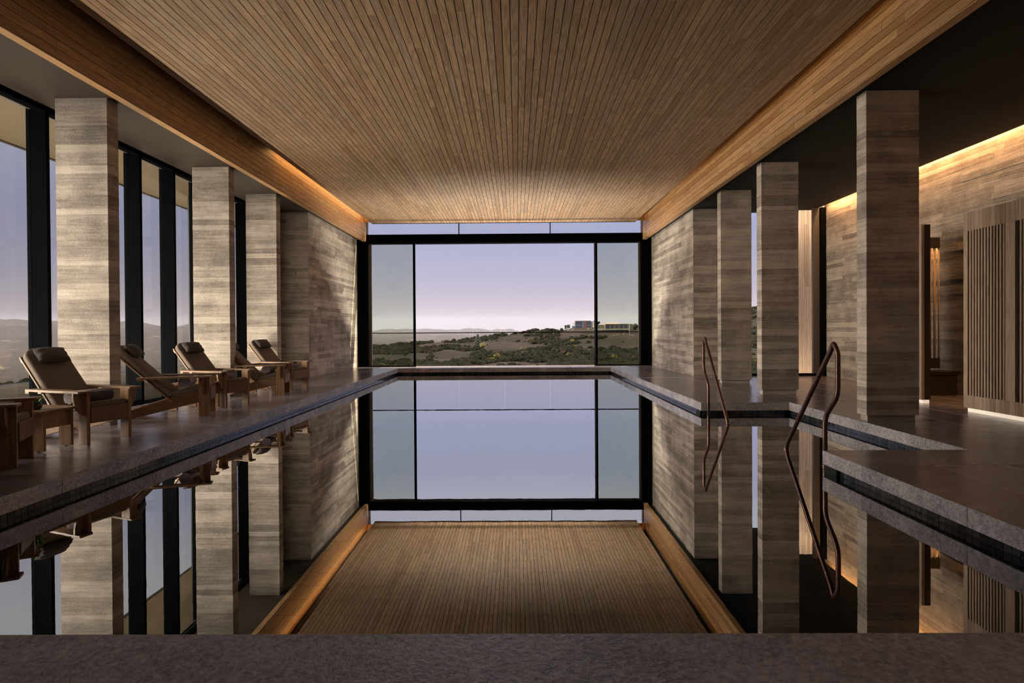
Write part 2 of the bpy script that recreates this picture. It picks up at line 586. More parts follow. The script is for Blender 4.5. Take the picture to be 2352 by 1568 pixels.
# fascias that drop from the ceiling slot, five boards high
def fascia(name, x, side):
    root = MB().box(min(x, x - side * -.10), max(x, x + side * .10), YB, W, FB + .01, FT - .02).build(name, 'joint_dark', kind='structure')
    rows = 8
    h = (FT - .02 - FB) / rows
    for r in range(rows):
        y = YB + R.uniform(-1.5, 0)
        while y < W:
            L = R.choice((1.8, 2.4, 3.0, 3.6))
            a, b = max(y, YB), min(y + L, W)
            if b - a > .05:
                d = R.uniform(.016, .0185)
                xs = sorted((x, x - side * d))
                MB().box(xs[0], xs[1], a + .001, b - .001, FB + r * h + .004, FB + (r + 1) * h - .003).build('plank', 'fascia_wood', root)
            y += L
    xs = sorted((x - side * .012, x + side * .10))
    MB().box(xs[0], xs[1], YB, W, FB - .012, FB + .003).build('bottom_trim', 'fascia_wood', root)
    return root


fascia('trim_1', BL, -1)
fascia('trim_2', BR, 1)
# small wooden closers at the window end of the ceiling slots
for nm, a, b in (('trim_3', BL + .019, CL), ('trim_4', CR, BR - .019)):
    MB().box(a, b, W - .30, W - .27, CZ, FT - .03).build(nm, 'fascia_wood', kind='structure')

# soffits of the two aisles
s1 = MB().box(-6.5, BL - .10, YB, W, SOF, SOF + .08).build('trim_5', 'soffit', kind='structure')
s2 = MB().box(BR + .10, 7.60, YB, 13.9, SOF, SOF + .08).build('trim_6', 'soffit_darkened', kind='structure')
MB().box(BR + .10, 4.9, 13.9, W, SOF, SOF + .08).build('return_panel', 'soffit_darkened', s2)
MB().box(7.56, 7.60, YB, 13.9, SOF + .08, SOF + .16).build('cove_lip', 'soffit_darkened', s2)
MB().box(7.60, 7.9, YB, 13.9, SOF + .24, SOF + .30).build('cove_top', 'soffit_darkened', s2)
eave = MB().box(-8.0, -6.5, YB, W + .6, SOF, SOF + .10).build('trim_7', 'eave', kind='structure')
MB().box(-8.06, -8.0, YB, W + .6, SOF - .02, FT + .3).build('eave_edge', 'parapet', eave)

# ------------------------------------------------------------------ board marked concrete
def courses(root, faces, z0, z1, maxlen, name='board_course'):
    """faces: list of (axis, plane, a, b, outward sign). Courses of varied height share levels over all faces."""
    z = z0
    lv = []
    while z < z1 - .02:
        h = R.choice((.085, .095, .105, .105, .115, .125))
        zt = min(z + h, z1)
        if z1 - zt < .04: zt = z1
        lv.append((z, zt)); z = zt
    for (za, zb) in lv:
        for (axis, pl, a, b, sgn) in faces:
            t = a - R.uniform(0, maxlen * .6)
            while t < b:
                L = R.uniform(.55, 1.0) * maxlen
                p, q = max(t, a), min(t + L, b)
                if b - q < .15: q = b; L = 99
                if q - p > .03:
                    d = R.uniform(.001, .006)
                    lo, hi = sorted((pl, pl + sgn * d))
                    m = MB()
                    if axis == 0: m.box(lo, hi, p + .001, q - .001, za + .001, zb - .001)
                    else: m.box(p + .001, q - .001, lo, hi, za + .001, zb - .001)
                    m.build(name, 'concrete', root)
                t += L


def concrete_core(name, x0, x1, y0, y1, z0=0, z1=SOF, kind='structure'):
    return MB().box(x0, x1, y0, y1, z0, z1, .35).build(name, 'concrete', kind=kind)


wl = concrete_core('wall_left', -6.5, -5.25, WE, W - .05)
courses(wl, [(0, -5.25, WE, W - .3, 1), (1, WE, -6.5, -5.25, -1)], 0.05, SOF, 2.2)
wf = concrete_core('wall_far_right', 4.47, 5.58, WE, W - .05)
courses(wf, [(0, 4.47, WE, W - .3, -1), (1, WE, 4.47, 5.58, -1)], 0.05, SOF, 2.2)
wr = concrete_core('wall_right', WX, WX + .3, YB, WE, 0, FT)
courses(wr, [(0, WX, 3.0, WE, -1)], 0.0, SOF + .25, 2.6)
wb = MB().box(-8.0, 9.2, YB - .3, YB, -.2, FT, .4).build('wall_back', 'concrete', kind='structure')

LABC = {
    ('L', 0): 'tall board marked concrete column behind the first lounge chair, nearest on the window side',
    ('L', 1): 'board marked concrete column on the window side, second from the camera',
    ('L', 2): 'board marked concrete column on the window side, farthest, beside the dark wall end',
    ('R', 0): 'large dark board marked concrete column in front of the wooden slat screens',
    ('R', 1): 'board marked concrete column on the right, between the two handrails, second from the camera',
    ('R', 2): 'slim board marked concrete column on the right beside the far handrail, farthest of three',
}
for side, xa, xb in (('L', -5.913, -5.243), ('R', 4.469, 5.137)):
    for k, y in enumerate((6.925, 9.865, 11.82)):
        c = empty('concrete_column', ((xa + xb) / 2, y + .1, 0))
        tag(c, LABC[(side, k)], 'column', 'board marked concrete columns')
        off = -Vector(c.location)
        x0, x1, y0, y1 = xa + off.x, xb + off.x, y + off.y, y + .195 + off.y
        MB().box(x0 + .03, x1 - .03, y0 + .03, y1 - .03, 0, .085).build('plinth', 'concrete', c)
        z = .08
        while z < SOF - .001:
            h = R.choice((.075, .09, .105, .105, .12, .135))
            zt = SOF if SOF - z - h < .06 else z + h
            e = R.uniform(-.0012, .0012); g = R.uniform(-.0012, .0012)
            MB().box(x0 - e, x1 + g, y0 - g, y1 + e, z + .0003, zt - .0003).build('board_course', 'concrete', c, bevel=.0009, seg=1)
            z = zt

# ------------------------------------------------------------------ floor, paving and pool
floor = MB()
for (x0, x1, y0, y1) in ((-6.5, PL - .3, YB, W + .3), (PL - .3, PR + .3, YB, PN - .3), (PR + .3, 7.9, YB, N2 - .3), (NX + .3, 7.9, N2 - .3, N1 + .3),
                         (PR + .3, 7.9, N1 + .3, WE + .4), (PR + .3, 4.6, WE + .4, W + .3), (PL - .3, PR + .3, PF + .3, W + .3)):
    floor.box(x0, x1, y0, y1, -.16, -.0006, .5)
floor = floor.build('floor', 'grout', kind='structure')


def pave(x0, x1, y0, y1, ws, L=1.2, phase=0.0):
    x = x0; k = 0
    while x < x1 - .02:
        xe = min(x + ws, x1)
        y = y0 - (L * .5 if (k + int(phase)) % 2 else 0)
        while y < y1 - .01:
            a, b = max(y, y0), min(y + L, y1)
            if b - a > .02:
                MB().box(x + .0065, xe - .0065, a + .0025, b - .0025, -.03, R.uniform(0, .0007)).build('paving_stone', 'tile', floor)
            y += L
        x = xe; k += 1


pave(-6.26, -4.40, YB + .05, W - .1, .62)
pave(3.63, WX, 1.2, 4.70, .606)
pave(4.87, WX, 4.70, 9.40, .606, phase=1)
pave(3.63, WX, 9.40, WE, .606)
pave(3.63, 4.46, WE, W - .1, .606)
pave(-4.40, 3.63, -1.2, 1.40, .80)

pool = tag(empty('swimming_pool', (0, 10, WAT)), 'long rectangular indoor pool with rough grey stone coping and dark tiles', 'pool')
PO = -Vector(pool.location)


def pbox(x0, x1, y0, y1, z0, z1, name, mat, bevel=0, m=None):
    b = (m or MB()).box(x0 + PO.x, x1 + PO.x, y0 + PO.y, y1 + PO.y, z0 + PO.z, z1 + PO.z)
    return b.build(name, mat, pool, bevel=bevel) if m is None else b


def coping_run(x0, x1, y0, y1, axis, L):
    t, e = (y0, y1) if axis == 1 else (x0, x1)
    n = max(1, round((e - t) / L)); s = (e - t) / n
    for i in range(n):
        a, b = t + i * s + .0012, t + (i + 1) * s - .0012
        if axis == 1: pbox(x0, x1, a, b, CF, 0, 'coping_stone', 'coping', .004)
        else: pbox(a, b, y0, y1, CF, 0, 'coping_stone', 'coping', .004)


coping_run(PL - .625, PL, PN, PF, 1, 1.2)
coping_run(PR, 3.63, 1.4, N2 - .6, 1, 1.2)
coping_run(PR, NX + .45, N2 - .6, N2, 0, 1.9)
coping_run(NX, NX + .45, N2, N1, 1, 1.2)
coping_run(PR, NX + .45, N1, N1 + .6, 0, 1.9)
coping_run(PR, 3.63, N1 + .6, PF, 1, 1.2)
coping_run(PL - .625, 3.63, PF, W - .02, 0, 1.4)
coping_run(PL - .625, PR, 1.4, PN, 0, 9.0)

# top faces of side coping share the dark paving look: thin honed skin
def skin(x0, x1, y0, y1):
    pbox(x0, x1, y0, y1, .0002, .0022, 'honed_top', 'tile')


for a in ((PL - .62, PL - .004), (PR + .004, 3.625)):
    y = PN if a[0] < 0 else N1 + .6
    while y < PF - .01:
        b = min(y + 1.2, PF)
        skin(a[0], a[1], y + .002, b - .002)
        y = b
skin(PR + .004, 3.625, 1.4, 3.0); skin(PR + .004, 3.625, 3.004, N2 - .6)
skin(PR + .004, 3.9, N2 - .598, N2 - .004); skin(3.904, NX + .447, N2 - .598, N2 - .004)
skin(NX + .004, NX + .447, N2, 6.4); skin(NX + .004, NX + .447, 6.404, 7.6); skin(NX + .004, NX + .447, 7.604, N1)
skin(PR + .004, 3.7, N1 + .004, N1 + .598); skin(3.704, NX + .447, N1 + .004, N1 + .598)

RC = .035   # mosaic recess behind the coping edge
DEPTH = -1.55
m = MB()
walls = [  # (axis of the plane, plane, from, to, inward sign)
    (0, PL - RC, PN, PF, 1), (0, PR + RC, PN, N2, -1), (1, N2 - RC, PR, NX, 1), (0, NX + RC, N2, N1, -1), (1, N1 + RC, PR, NX, -1),
    (0, PR + RC, N1, PF, -1), (1, PF + RC, PL, PR, -1), (1, PN - RC, PL, PR, 1)]
for ax, pl, a, b, sg in walls:
    q = sorted((pl - sg * .004, pl - sg * .2))
    if ax == 0: pbox(q[0], q[1], a - .2 if a in (PN, N2) else a, b + .2 if b in (PF, N1) else b, DEPTH, CF - .001, '', '', m=m)
    else: pbox(a - .2 if a == PL else a, b + .2, q[0], q[1], DEPTH, CF - .001, '', '', m=m)
pbox(PL - .2, PR + .2, PN - .2, PF + .2, DEPTH - .1, DEPTH, '', '', m=m)
pbox(PR, NX + .2, N2 - .2, N1 + .2, DEPTH - .1, DEPTH, '', '', m=m)
m.build('basin', 'pool_joint', pool)
mo = MB(); TS = .0565
for ax, pl, a, b, sg in walls:
    n = int((b - a) / TS)
    s = (b - a) / n
    for i in range(n):
        for r in range(5):
            z1 = CF - .003 - r * TS
            z0 = z1 - TS + .004
            p, q = a + i * s + .002, a + (i + 1) * s - .002
            lo, hi = sorted((pl, pl - sg * .006))
            if ax == 0: pbox(lo, hi, p, q, z0, z1, '', '', m=mo)
            else: pbox(p, q, lo, hi, z0, z1, '', '', m=mo)
mo.build('mosaic_band', 'mosaic', pool, kind='stuff')
ft = MB()
g = .305
x = PL
while x < PR - .05:
    y = PN
    while y < PF - .05:
        pbox(x + .006, x + g - .006, y + .006, y + g - .006, DEPTH, DEPTH + .012, '', '', m=ft)
        y += g
    x += g
for ax, pl, a, b, sg in walls:
    n = int((b - a) / g); s = (b - a) / n
    for i in range(n):
        for r in range(3):
            z1 = CF - .003 - 5 * TS - r * g - .004
            z0 = z1 - g + .006
            p, q = a + i * s + .003, a + (i + 1) * s - .003
            lo, hi = sorted((pl, pl - sg * .004))
            if ax == 0: pbox(lo, hi, p, q, z0, z1, '', '', m=ft)
            else: pbox(p, q, lo, hi, z0, z1, '', '', m=ft)
ft.build('pool_tiling', 'pool', pool, kind='stuff')
for i in range(4):
    xa = NX + RC - .36 * (i + 1)
    z = WAT - .22 - .27 * i
    yy = N2 - RC
    pbox(xa, xa + .36, N2 - RC + .002, N1 + RC - .002, DEPTH, z, 'step', 'pool')
    for k in range(11):
        ya = yy + .01 + k * .3215
        pbox(xa + .006, xa + .05, ya, min(ya + .3155, N1 + RC), z + .0005, z + .004, 'nosing_tile', 'mosaic')
water = MB()
for (x0, x1, y0, y1) in ((PL - RC, PR + RC, PN - RC, PF + RC), (PR + RC, NX + RC, N2 - RC, N1 + RC)):
    water.add([(x0, y0, WAT), (x1, y0, WAT), (x1, y1, WAT), (x0, y1, WAT)], [(0, 1, 2, 3)])
water = water.build('pool_water', 'water')
tag(water, 'still dark pool water mirroring the wooden ceiling and the window', 'water')
# round inlet on the near right pool wall
mm = MB(); mm.tube([(0, 0, 0), (-.012, 0, 0)], .035, 20)
inl = mm.build('inlet', 'metal_grey', pool)
inl.location = (PR + RC - .001 + PO.x, 4.55 + PO.y, -.36 + PO.z)

# ------------------------------------------------------------------ handrails
def rounded(pts, r=.09, n=7):
    out = [Vector(pts[0])]
    for i in range(1, len(pts) - 1):
        p0, p1, p2 = Vector(pts[i - 1]), Vector(pts[i]), Vector(pts[i + 1])
        a, b = (p0 - p1), (p2 - p1)
        rr = min(r, a.length * .45, b.length * .45)
        a.normalize(); b.normalize()
        s, e = p1 + a * rr, p1 + b * rr
        for k in range(n + 1):
            t = k / n
            out.append(s * (1 - t) ** 2 + p1 * 2 * t * (1 - t) + e * t * t)
    out.append(Vector(pts[-1]))
    return out


def handrail(x, edge, sg, label):
    root = empty('handrail', (x, edge, WAT))
    tag(root, label, 'handrail', 'bronze pool handrails')
    P = lambda d, z: (0, sg * d, z - WAT)
    prof = [P(-.935, -.75), P(-.935, -.16), P(-.035, .985), P(.0, 1.06), P(.075, .97), P(.075, .54), P(-.145, .31), P(-.145, -.75)]
    MB().tube(rounded(prof, .10), .0235, 14).build('tube', 'bronze', root, smooth=True)
    for d in (-.935, -.145):
        q = P(d, -.19)
        MB().tube([(0, q[1], .004), (0, q[1], .016)], .028, 14).build('collar', 'bronze', root)
    return root


handrail(3.065, N1, 1, 'slim bronze pool handrail at the far side of the entry steps')
handrail(3.105, N2, -1, 'larger bronze pool handrail nearest the camera at the stone corner')

# ------------------------------------------------------------------ far window wall
win = MB()
win.box(-5.6, -4.92, W - .02, W + .28, 0, SOF + .1)
win.box(4.14, 4.8, W - .02, W + .28, 0, SOF + .1)
win.box(-4.98, 4.20, W - .02, W + .28, 4.095, 4.385)
win = win.build('window_1', 'metal', kind='structure')
MB().box(-3.415, -3.345, W + .02, W + .10, 0, 4.095).build('mullion', 'metal', win)
MB().box(2.60, 2.70, W + .02, W + .10, 0, 4.095).build('mullion', 'metal', win)
MB().box(2.615, 2.63, W - .0, W + .02, 0, 4.095).build('edge_strip', 'metal_grey', win)
MB().box(-4.92, -3.4, W + .02, W + .10, 0, .035).build('sill_rail', 'metal', win)
MB().box(2.66, 4.14, W + .02, W + .10, 0, .035).build('sill_rail', 'metal', win)
MB().box(-4.90, -3.415, W + .055, W + .065, .03, 4.09).build('pane', 'glass_g', win)
MB().box(2.70, 4.12, W + .055, W + .065, .03, 4.09).build('pane', 'glass_g', win)
MB().box(-4.90, -4.80, W + .045, W + .10, .03, 4.09).build('stile', 'metal_grey', win)
MB().box(4.06, 4.13, W + .045, W + .10, .03, 4.09).build('stile', 'metal_grey', win)
for a, b in ((-4.93, -1.905), (-1.875, 1.135), (1.165, 4.17)):
    MB().box(a, b, W + .12, W + .13, 4.385, CZ + .1).build('clerestory_pane', 'glass_clear', win)
for x in (-1.905, 1.135):
    MB().box(x, x + .03, W + .10, W + .15, 4.38, CZ + .2).build('clerestory_mullion', 'metal', win)
MB().box(-5.1, 4.4, W + .1, W + .2, 4.95, 5.05).build('top_track', 'metal', win)
MB().box(-4.98, -4.93, W + .02, W + .2, 4.38, CZ + .2).build('end_post', 'metal_grey', win)
MB().box(4.17, 4.205, W + .02, W + .2, 4.38, CZ + .2).build('end_post', 'metal_grey', win)
# glass balustrade beyond the opening
rail = tag(empty('glass_balustrade', (-.4, W + .45, 0)), 'low frameless glass balustrade with thin dark top rail outside the far opening', 'balustrade')
RX0 = [-4.9, -3.44, -1.94, -.40, 1.14, 2.66, 4.2]
for a, b in zip(RX0, RX0[1:]):
    MB().box(a + .4 + .012, b + .4 - .012, -.006, .006, .0, 1.12).build('glass_panel', 'glass_clear', rail)
MB().box(-4.5, 4.6, -.02, .02, 1.105, 1.135).build('top_rail', 'metal', rail)
ledge = MB().box(-8.2, 6.4, W + .3, W + .52, -.35, -.02).build('floor_ledge', 'white', kind='structure')

# ------------------------------------------------------------------ left glazing
wg = MB()
wg.box(ML1 - .09, ML1, YB, WE, SOF - .07, SOF)
wg.box(ML0, ML1, YB, WE, -.02, .012)
wg = wg.build('window_2', 'metal', kind='structure')
k = -11
while 7.166 + .8945 * k < WE:
    y = 7.166 + .8945 * k
    if y > YB:
        MB().box(ML0, ML1, y, y + .055, .012, SOF - .002).build('mullion', 'metal', wg, bevel=.003, seg=1)
        if y + .9 < WE:
            MB().box(ML0 + .05, ML0 + .06, y + .055, y + .8945, .012, SOF - .03).build('pane', 'glass', wg)
            MB().box(ML0 + .035, ML0 + .075, y + .055, y + .8945, SOF - .035, SOF - .003).build('head_bead', 'metal_grey', wg)
    k += 1
fin = MB().box(-7.3, -6.55, 12.0, 12.1, -.2, SOF).build('trim_8', 'metal_grey', kind='structure')
MB().box(-6.52, -6.30, 12.55, WE, 0, SOF).build('wall_left_infill', 'dark_wood', kind='structure')
MB().box(-5.99, -5.93, WE - .12, WE - .06, 0, SOF).build('trim_9', 'fascia_wood', kind='structure')

MB().box(-6.6, -6.2, YB, 4.9, 0, SOF).build('wall_left_light_block', 'concrete', kind='structure')  # out-of-view solid stretch added to keep glow off right column fronts

# right end glazing between the wall end and the side wall
wg2 = MB()
wg2.box(5.58, WX, WE, WE + .1, 0, .06)
wg2.box(WX - .14, WX, WE - .08, WE + .05, 0, SOF)
wg2 = wg2.build('window_3', 'metal', kind='structure')
MB().box(WX - .30, WX - .14, WE - .02, WE + .05, .06, SOF).build('jamb', 'metal_grey', wg2)
MB().box(5.58, WX - .3, WE + .05, WE + .06, .06, SOF).build('pane', 'glass_low_reflect', wg2)
MB().box(5.6, 9.0, WE + .1, 17, -.6, -.38).build('floor_terrace', 'terrace', kind='structure')
ow = MB().box(6.9, 10.4, 15.03, 15.3, -.3, 7.0).build('wall_outer_right', 'joint_dark', kind='structure')
x = 6.9
while x < 9.2:
    wd = R.choice((.045, .055, .055, .065))
    z = -.3
    while z < 7:
        L = R.uniform(1.6, 3.4)
        MB().box(x + .002, x + wd - .002, 15.03 - R.uniform(.012, .022), 15.03, z, min(z + L, 7.0)).build('cladding_board', 'outer_wood', ow)
        z += L + .002
    x += wd

# ------------------------------------------------------------------ slatted screens on the right
SX, SZ = 6.407, 2.825
def screen(name_label, ya, yb, stiles):
    """vertical slat screen in the plane x = SX, running from ya (far end) towards the camera to yb"""
    root = tag(empty('slatted_screen', (SX, ya, 0)), name_label, 'screen', 'slatted changing cubicle screens')
    B = lambda y0, y1, z0, z1, x0=0, x1=.045, nm='slat', mt='screen_wood': MB().box(x0, x1, y0, y1, z0, z1).build(nm, mt, root, bevel=.002, seg=1)
    T0, T1, B0, B1 = 2.56, SZ, .055, .235
    y = 0.0
    end = yb - ya
    # rails are laid from short vertical boards
    k = 0
    while y > end + .01:
        wd = min(R.choice((.048, .06, .075)), y - end)
        B(y - wd + .0006, y - .0006, T0, T1 + R.uniform(0, .001), nm='rail_board')
        B(y - wd + .0006, y - .0006, B0, B1, nm='rail_board')
        y -= wd
    for s0, s1 in stiles:
        B(s0 - ya, s1 - ya, B1, T0, -.002, .045, 'stile')
    yy = ya
    while yy > yb:
        a, b = yy - .027, yy
        if not any(a < s1 + .012 and b > s0 - .012 for s0, s1 in stiles):
            B(a - ya, b - ya, B1, T0)
        yy -= .0478
    MB().box(.045, .14, end, 0, B0, SZ).build('backing_panel', 'dark_wood', root)
    MB().box(.02, .12, end, -.05, .0, B0).build('toe_strip', 'toe', root)
    return root


screen('wide pale wood slat screen at the right edge, with a toe strip made to glow', 7.786, 4.6,
       [(7.715, 7.786), (6.985, 7.125), (6.24, 6.38), (5.5, 5.64), (4.6, 4.7)])
screen('narrow strip of pale slat screen half hidden behind the big dark column', 9.75, 8.588,
       [(8.588, 8.66), (9.65, 9.75)])
cub = tag(empty('cubicle_partition', (7.1, 9.95, 0)), 'dark partition with a lit slatted opening and bench, inside the changing doorway', 'partition')
Cb = lambda a, b, z0, z1, nm, mt='dark_wood', y0=0, y1=.06: MB().box(a - 7.1, b - 7.1, y0, y1, z0, z1).build(nm, mt, cub)
sc = 9.95 / 9.5
X_ = lambda x: x * sc
Z_ = lambda z: 1.2 + (z - 1.2) * sc
Cb(6.56, X_(7.24), 0, Z_(2.77), 'panel')
Cb(X_(7.24), X_(7.59) - .02, Z_(2.59), Z_(2.77), 'head')
Cb(X_(7.24), WX - .01, .45, Z_(.66), 'sill')
Cb(X_(7.51), X_(7.59) - .02, Z_(.66), Z_(2.59), 'post')
for i, px in enumerate((7.245, 7.325, 7.405, 7.485)):
    MB().tube([(X_(px) - 7.1 + .012, .03, Z_(.66)), (X_(px) - 7.1 + .012, .03, Z_(2.59))], .022, 10).build('round_slat', 'screen_wood', cub, smooth=True)
MB().box(6.6 - 7.1, WX - 7.1 - .02, -.42, .0, .36, .42).build('bench_seat', 'dark_wood', cub)
MB().box(6.6 - 7.1, WX - 7.1 - .02, -.40, -.02, 0.0, .36).build('bench_base', 'dark_wood', cub)
light('cubicle_lamp', 'AREA', (7.62, 10.05, 2.74), 1.6, WARM, size=(.3, .03), direction=(0, -.2, -1))
# ------------------------------------------------------------------ lounge chairs
def slab(pts, th, nz=1):
    """flat outline in the local xy plane, thickness th upward"""
    return MB().prism(pts, 2, 0, th)


def place(o, loc, rot):
    o.location = loc
    o.rotation_euler = rot
    return o


BACK_A = math.atan2(.765, -.745)          # direction of the reclined back in the xz plane
def make_chair():
    root = empty('lounge_chair')
    for s in (-1, 1):
        MB().box(-.068, .068, -.017, .017, 0, .552).build('leg', 'teak_up', root, bevel=.003).location = (0, s * .222, 0)
        # arm: long board, slightly wider in front
        y = s * .272
        pts = [(-.80, -.055), (.085, -.066), (.10, -.058), (.10, .058), (.085, .066), (-.80, .055)]
        a = MB().prism(pts, 2, 0, .024).build('arm', 'teak', root, bevel=.003)
        a.location = (0, y, .553)
        cl_ = MB().box(-.03, .03, -.055, .055, -.022, 0).build('cleat', 'teak', a)
        cl_.location = (-.765, 0, 0)
        # curved bracket outside the leg
        br = [(0, 0), (.098, 0), (.096, -.06), (.084, -.12), (.060, -.18), (.022, -.235), (0, -.245)]
        br = [(s * u, v) for u, v in br]
        if s < 0: br.reverse()
        MB().prism(br, 0, -.014, .014).build('arm_bracket', 'teak_up', root, bevel=.003).location = (.0, s * .2395, .553)
        # side rail sloping from the front apron down to the floor
        pr = [(.055, .225), (.055, .385), (-.30, .315), (-.98, .10), (-.98, 0.0), (-.90, 0.0)]
        r_ = MB().prism([(u, v) for u, v in pr][::-1], 1, -.015, .015).build('side_rail', 'teak', root, bevel=.003)
        r_.location = (0, s * .188, 0)
    MB().box(-.012, .012, -.204, .204, .225, .395).build('apron', 'teak', root, bevel=.003).location = (.068, 0, 0)
    MB().box(-.02, .02, -.172, .172, 0, .09).build('rear_stretcher', 'teak', root, bevel=.003).location = (-.88, 0, .03)
    MB().box(-.03, .03, -.30, .30, 0, .022).build('back_support', 'teak', root, bevel=.003).location = (-.60, 0, .532)
    # seat slats
    for i in range(6):
        t = -.02 - i * .072
        MB().box(-.031, .031, -.172, .172, 0, .018).build('seat_slat', 'teak_up', root, bevel=.002)\
            .location = (t, 0, .375 + (t + .02) * .23 - .02)
    # seat cushion
    def cushion(name, L, Wd, th, round_top, mat='fabric'):
        """flat cushion in local xy: x along its length, from 0 to L"""
        pts = [(0, -Wd / 2), (L - round_top, -Wd / 2)]
        if round_top > 0:
            for i in range(1, 8):
                t = -PI / 2 + (PI / 2) * i / 8
                pts.append((L - round_top + round_top * math.cos(t), -Wd / 2 + round_top + round_top * math.sin(t)))
            for i in range(0, 8):
                t = (PI / 2) * i / 8
                pts.append((L - round_top + round_top * math.cos(t), Wd / 2 - round_top + round_top * math.sin(t)))
        pts += [(L - round_top, Wd / 2), (0, Wd / 2)]
        o = MB().prism(pts, 2, 0, th).build(name, mat, root, bevel=.028, seg=4, smooth=True)
        return o
    c = cushion('seat_cushion', .50, .40, .075, 0)
    place(c, (.065, 0, .385), (0, math.radians(13), PI))
    # reclined back, boards then cushion
    bd = Vector((math.cos(BACK_A), 0, math.sin(BACK_A)))
    nrm = Vector((math.sin(BACK_A), 0, -math.cos(BACK_A)))
    B0 = Vector((-.42, 0, .22))
    rot = (0, -(math.pi - BACK_A) , 0)
    def on_back(o, u, v, h):
        mt = Matrix((bd, Vector((0, -1, 0)) * -1 if False else Vector((0, 1, 0)), bd.cross(Vector((0, 1, 0))))).transposed()
        if mt.col[2].dot(nrm) < 0:
            mt = Matrix((bd, Vector((0, -1, 0)), bd.cross(Vector((0, -1, 0))))).transposed()
        o.rotation_euler = mt.to_euler()
        o.location = B0 + bd * u + Vector((0, v, 0)) + nrm * h
        return o
    for i in range(5):
        w_ = .088
        L = (.99, 1.04, 1.05, 1.04, .99)[i]
        on_back(MB().box(0, L, -w_ / 2 + .002, w_ / 2 - .002, 0, .02).build('back_slat', 'teak', root, bevel=.003), -.02, (i - 2) * .0885, 0)
    for u in (.25, .90):
        on_back(MB().box(0, .05, -.21, .21, -.02, 0).build('back_batten', 'teak', root, bevel=.002), u, 0, 0)
    on_back(cushion('back_cushion', .98, .43, .085, .135), .05, 0, .022)
    return root, on_back, bd, nrm, B0


chair, on_back, bd, nrm, B0 = make_chair()


def pillow_mesh(L, Wd, T, name, mat):
    """soft rectangular pillow: grid inflated and pinched at the corners, x = Wd, y = L"""
    n = 16
    m = MB(); vs = []; fs = []
    for side in (1, -1):
        for i in range(n + 1):
            for j in range(n + 1):
                u, v = 2 * i / n - 1, 2 * j / n - 1
                e = (1 - abs(u) ** 2.6) * (1 - abs(v) ** 2.6)
                z = side * T / 2 * max(e, 0) ** .42
                k = 1 - .07 * (1 - abs(u) ** 2) * abs(v) ** 3
                q = 1 - .07 * (1 - abs(v) ** 2) * abs(u) ** 3
                crease = .006 * math.sin(9 * u + 5 * v) * (abs(v) ** 2) * (1 if side > 0 else 0) * (e > .03)
                vs.append((u * Wd / 2 * q, v * L / 2 * k, z + crease))
    for s in range(2):
        b = s * (n + 1) ** 2
        for i in range(n):
            for j in range(n):
                f = (b + i * (n + 1) + j, b + (i + 1) * (n + 1) + j, b + (i + 1) * (n + 1) + j + 1, b + i * (n + 1) + j + 1)
                fs.append(f if s == 0 else f[::-1])
    m.add(vs, fs)
    return m.build(name, mat, None, smooth=True)


def towel_mesh(L, rad, turns=4.2):
    """towel rolled up: a spiral strip with real thickness and gaps at its ends, axis along y"""
    n = 110
    th = rad / turns * .80
    pts_o, pts_i = [], []
    for i in range(n + 1):
        t = i / n
        a = t * turns * 2 * PI
        r = .006 + (rad - .006) * t
        r += .0018 * math.sin(a * 3.3)
        pts_o.append((r * math.cos(a), r * math.sin(a)))
        ri = max(.002, r - th)
        pts_i.append((ri * math.cos(a), ri * math.sin(a)))
    vs = []; fs = []
    for y in (-L / 2, L / 2):
        for p in pts_o: vs.append((p[0], y, p[1]))
        for p in pts_i: vs.append((p[0], y, p[1]))
    K = n + 1
    for i in range(n):
        fs.append((i, i + 1, 2 * K + i + 1, 2 * K + i))
        fs.append((K + i + 1, K + i, 3 * K + i, 3 * K + i + 1))
        fs.append((i + 1, i, K + i, K + i + 1))
        fs.append((2 * K + i, 2 * K + i + 1, 3 * K + i + 1, 3 * K + i))
    fs.append((n, 3 * K - 1, 4 * K - 1, 2 * K - 1))
    o = MB().add(vs, fs).build('rolled_towel', 'towel', None, smooth=False)
    c = MB().tube([(0, -L / 2 + .012, 0), (0, L / 2 - .012, 0)], rad * .9, 20).build('inner_fold', 'towel_core', o)
    return o


pillow0 = pillow_mesh(.33, .215, .125, 'head_pillow', 'pillow')
towel0 = towel_mesh(.44, .084)

A_ROT, B_ROT = math.radians(25), math.radians(-19)
SPOTS = [  # x, y, rotation, chair label, pillow label, towel label
    (-4.625, 4.95, math.radians(28), 'wooden lounge chair cut off by the left edge of the photo', None, None),
    (-4.585, 5.99, B_ROT, 'nearest full view wooden lounge chair, beside the small table with the plant',
     'grey head pillow on the nearest full view lounge chair', 'rolled grey towel on the nearest lounge chair, beside the potted fern'),
    (-4.55, 7.91, math.radians(20), 'wooden lounge chair seen from its side, right in front of the dark window posts',
     'round looking grey head pillow seen end on against the window posts', 'rolled towel with spiral end on the side-on chair second from the left'),
    (-4.595, 8.77, B_ROT, 'wooden lounge chair in front of the second column, its brown back facing the camera',
     'grey head pillow on the lounge chair before the second column', 'rolled towel half hidden behind the arm of the chair at the second column'),
    (-4.50, 10.385, math.radians(11), 'side-on wooden lounge chair in the far pair, mostly behind the column and a chair',
     'head pillow with pale rim seen end on beside the third column', 'dark rolled towel on the side-on chair of the far pair'),
    (-4.57, 11.24, B_ROT, 'farthest wooden lounge chair, in front of the third column and dark wall end',
     'small creased head pillow on the farthest lounge chair', 'rolled towel on the farthest lounge chair by the concrete wall'),
]
tag(chair, SPOTS[0][3], 'chair', 'wooden lounge chairs along the pool')
first_p, first_t = True, True
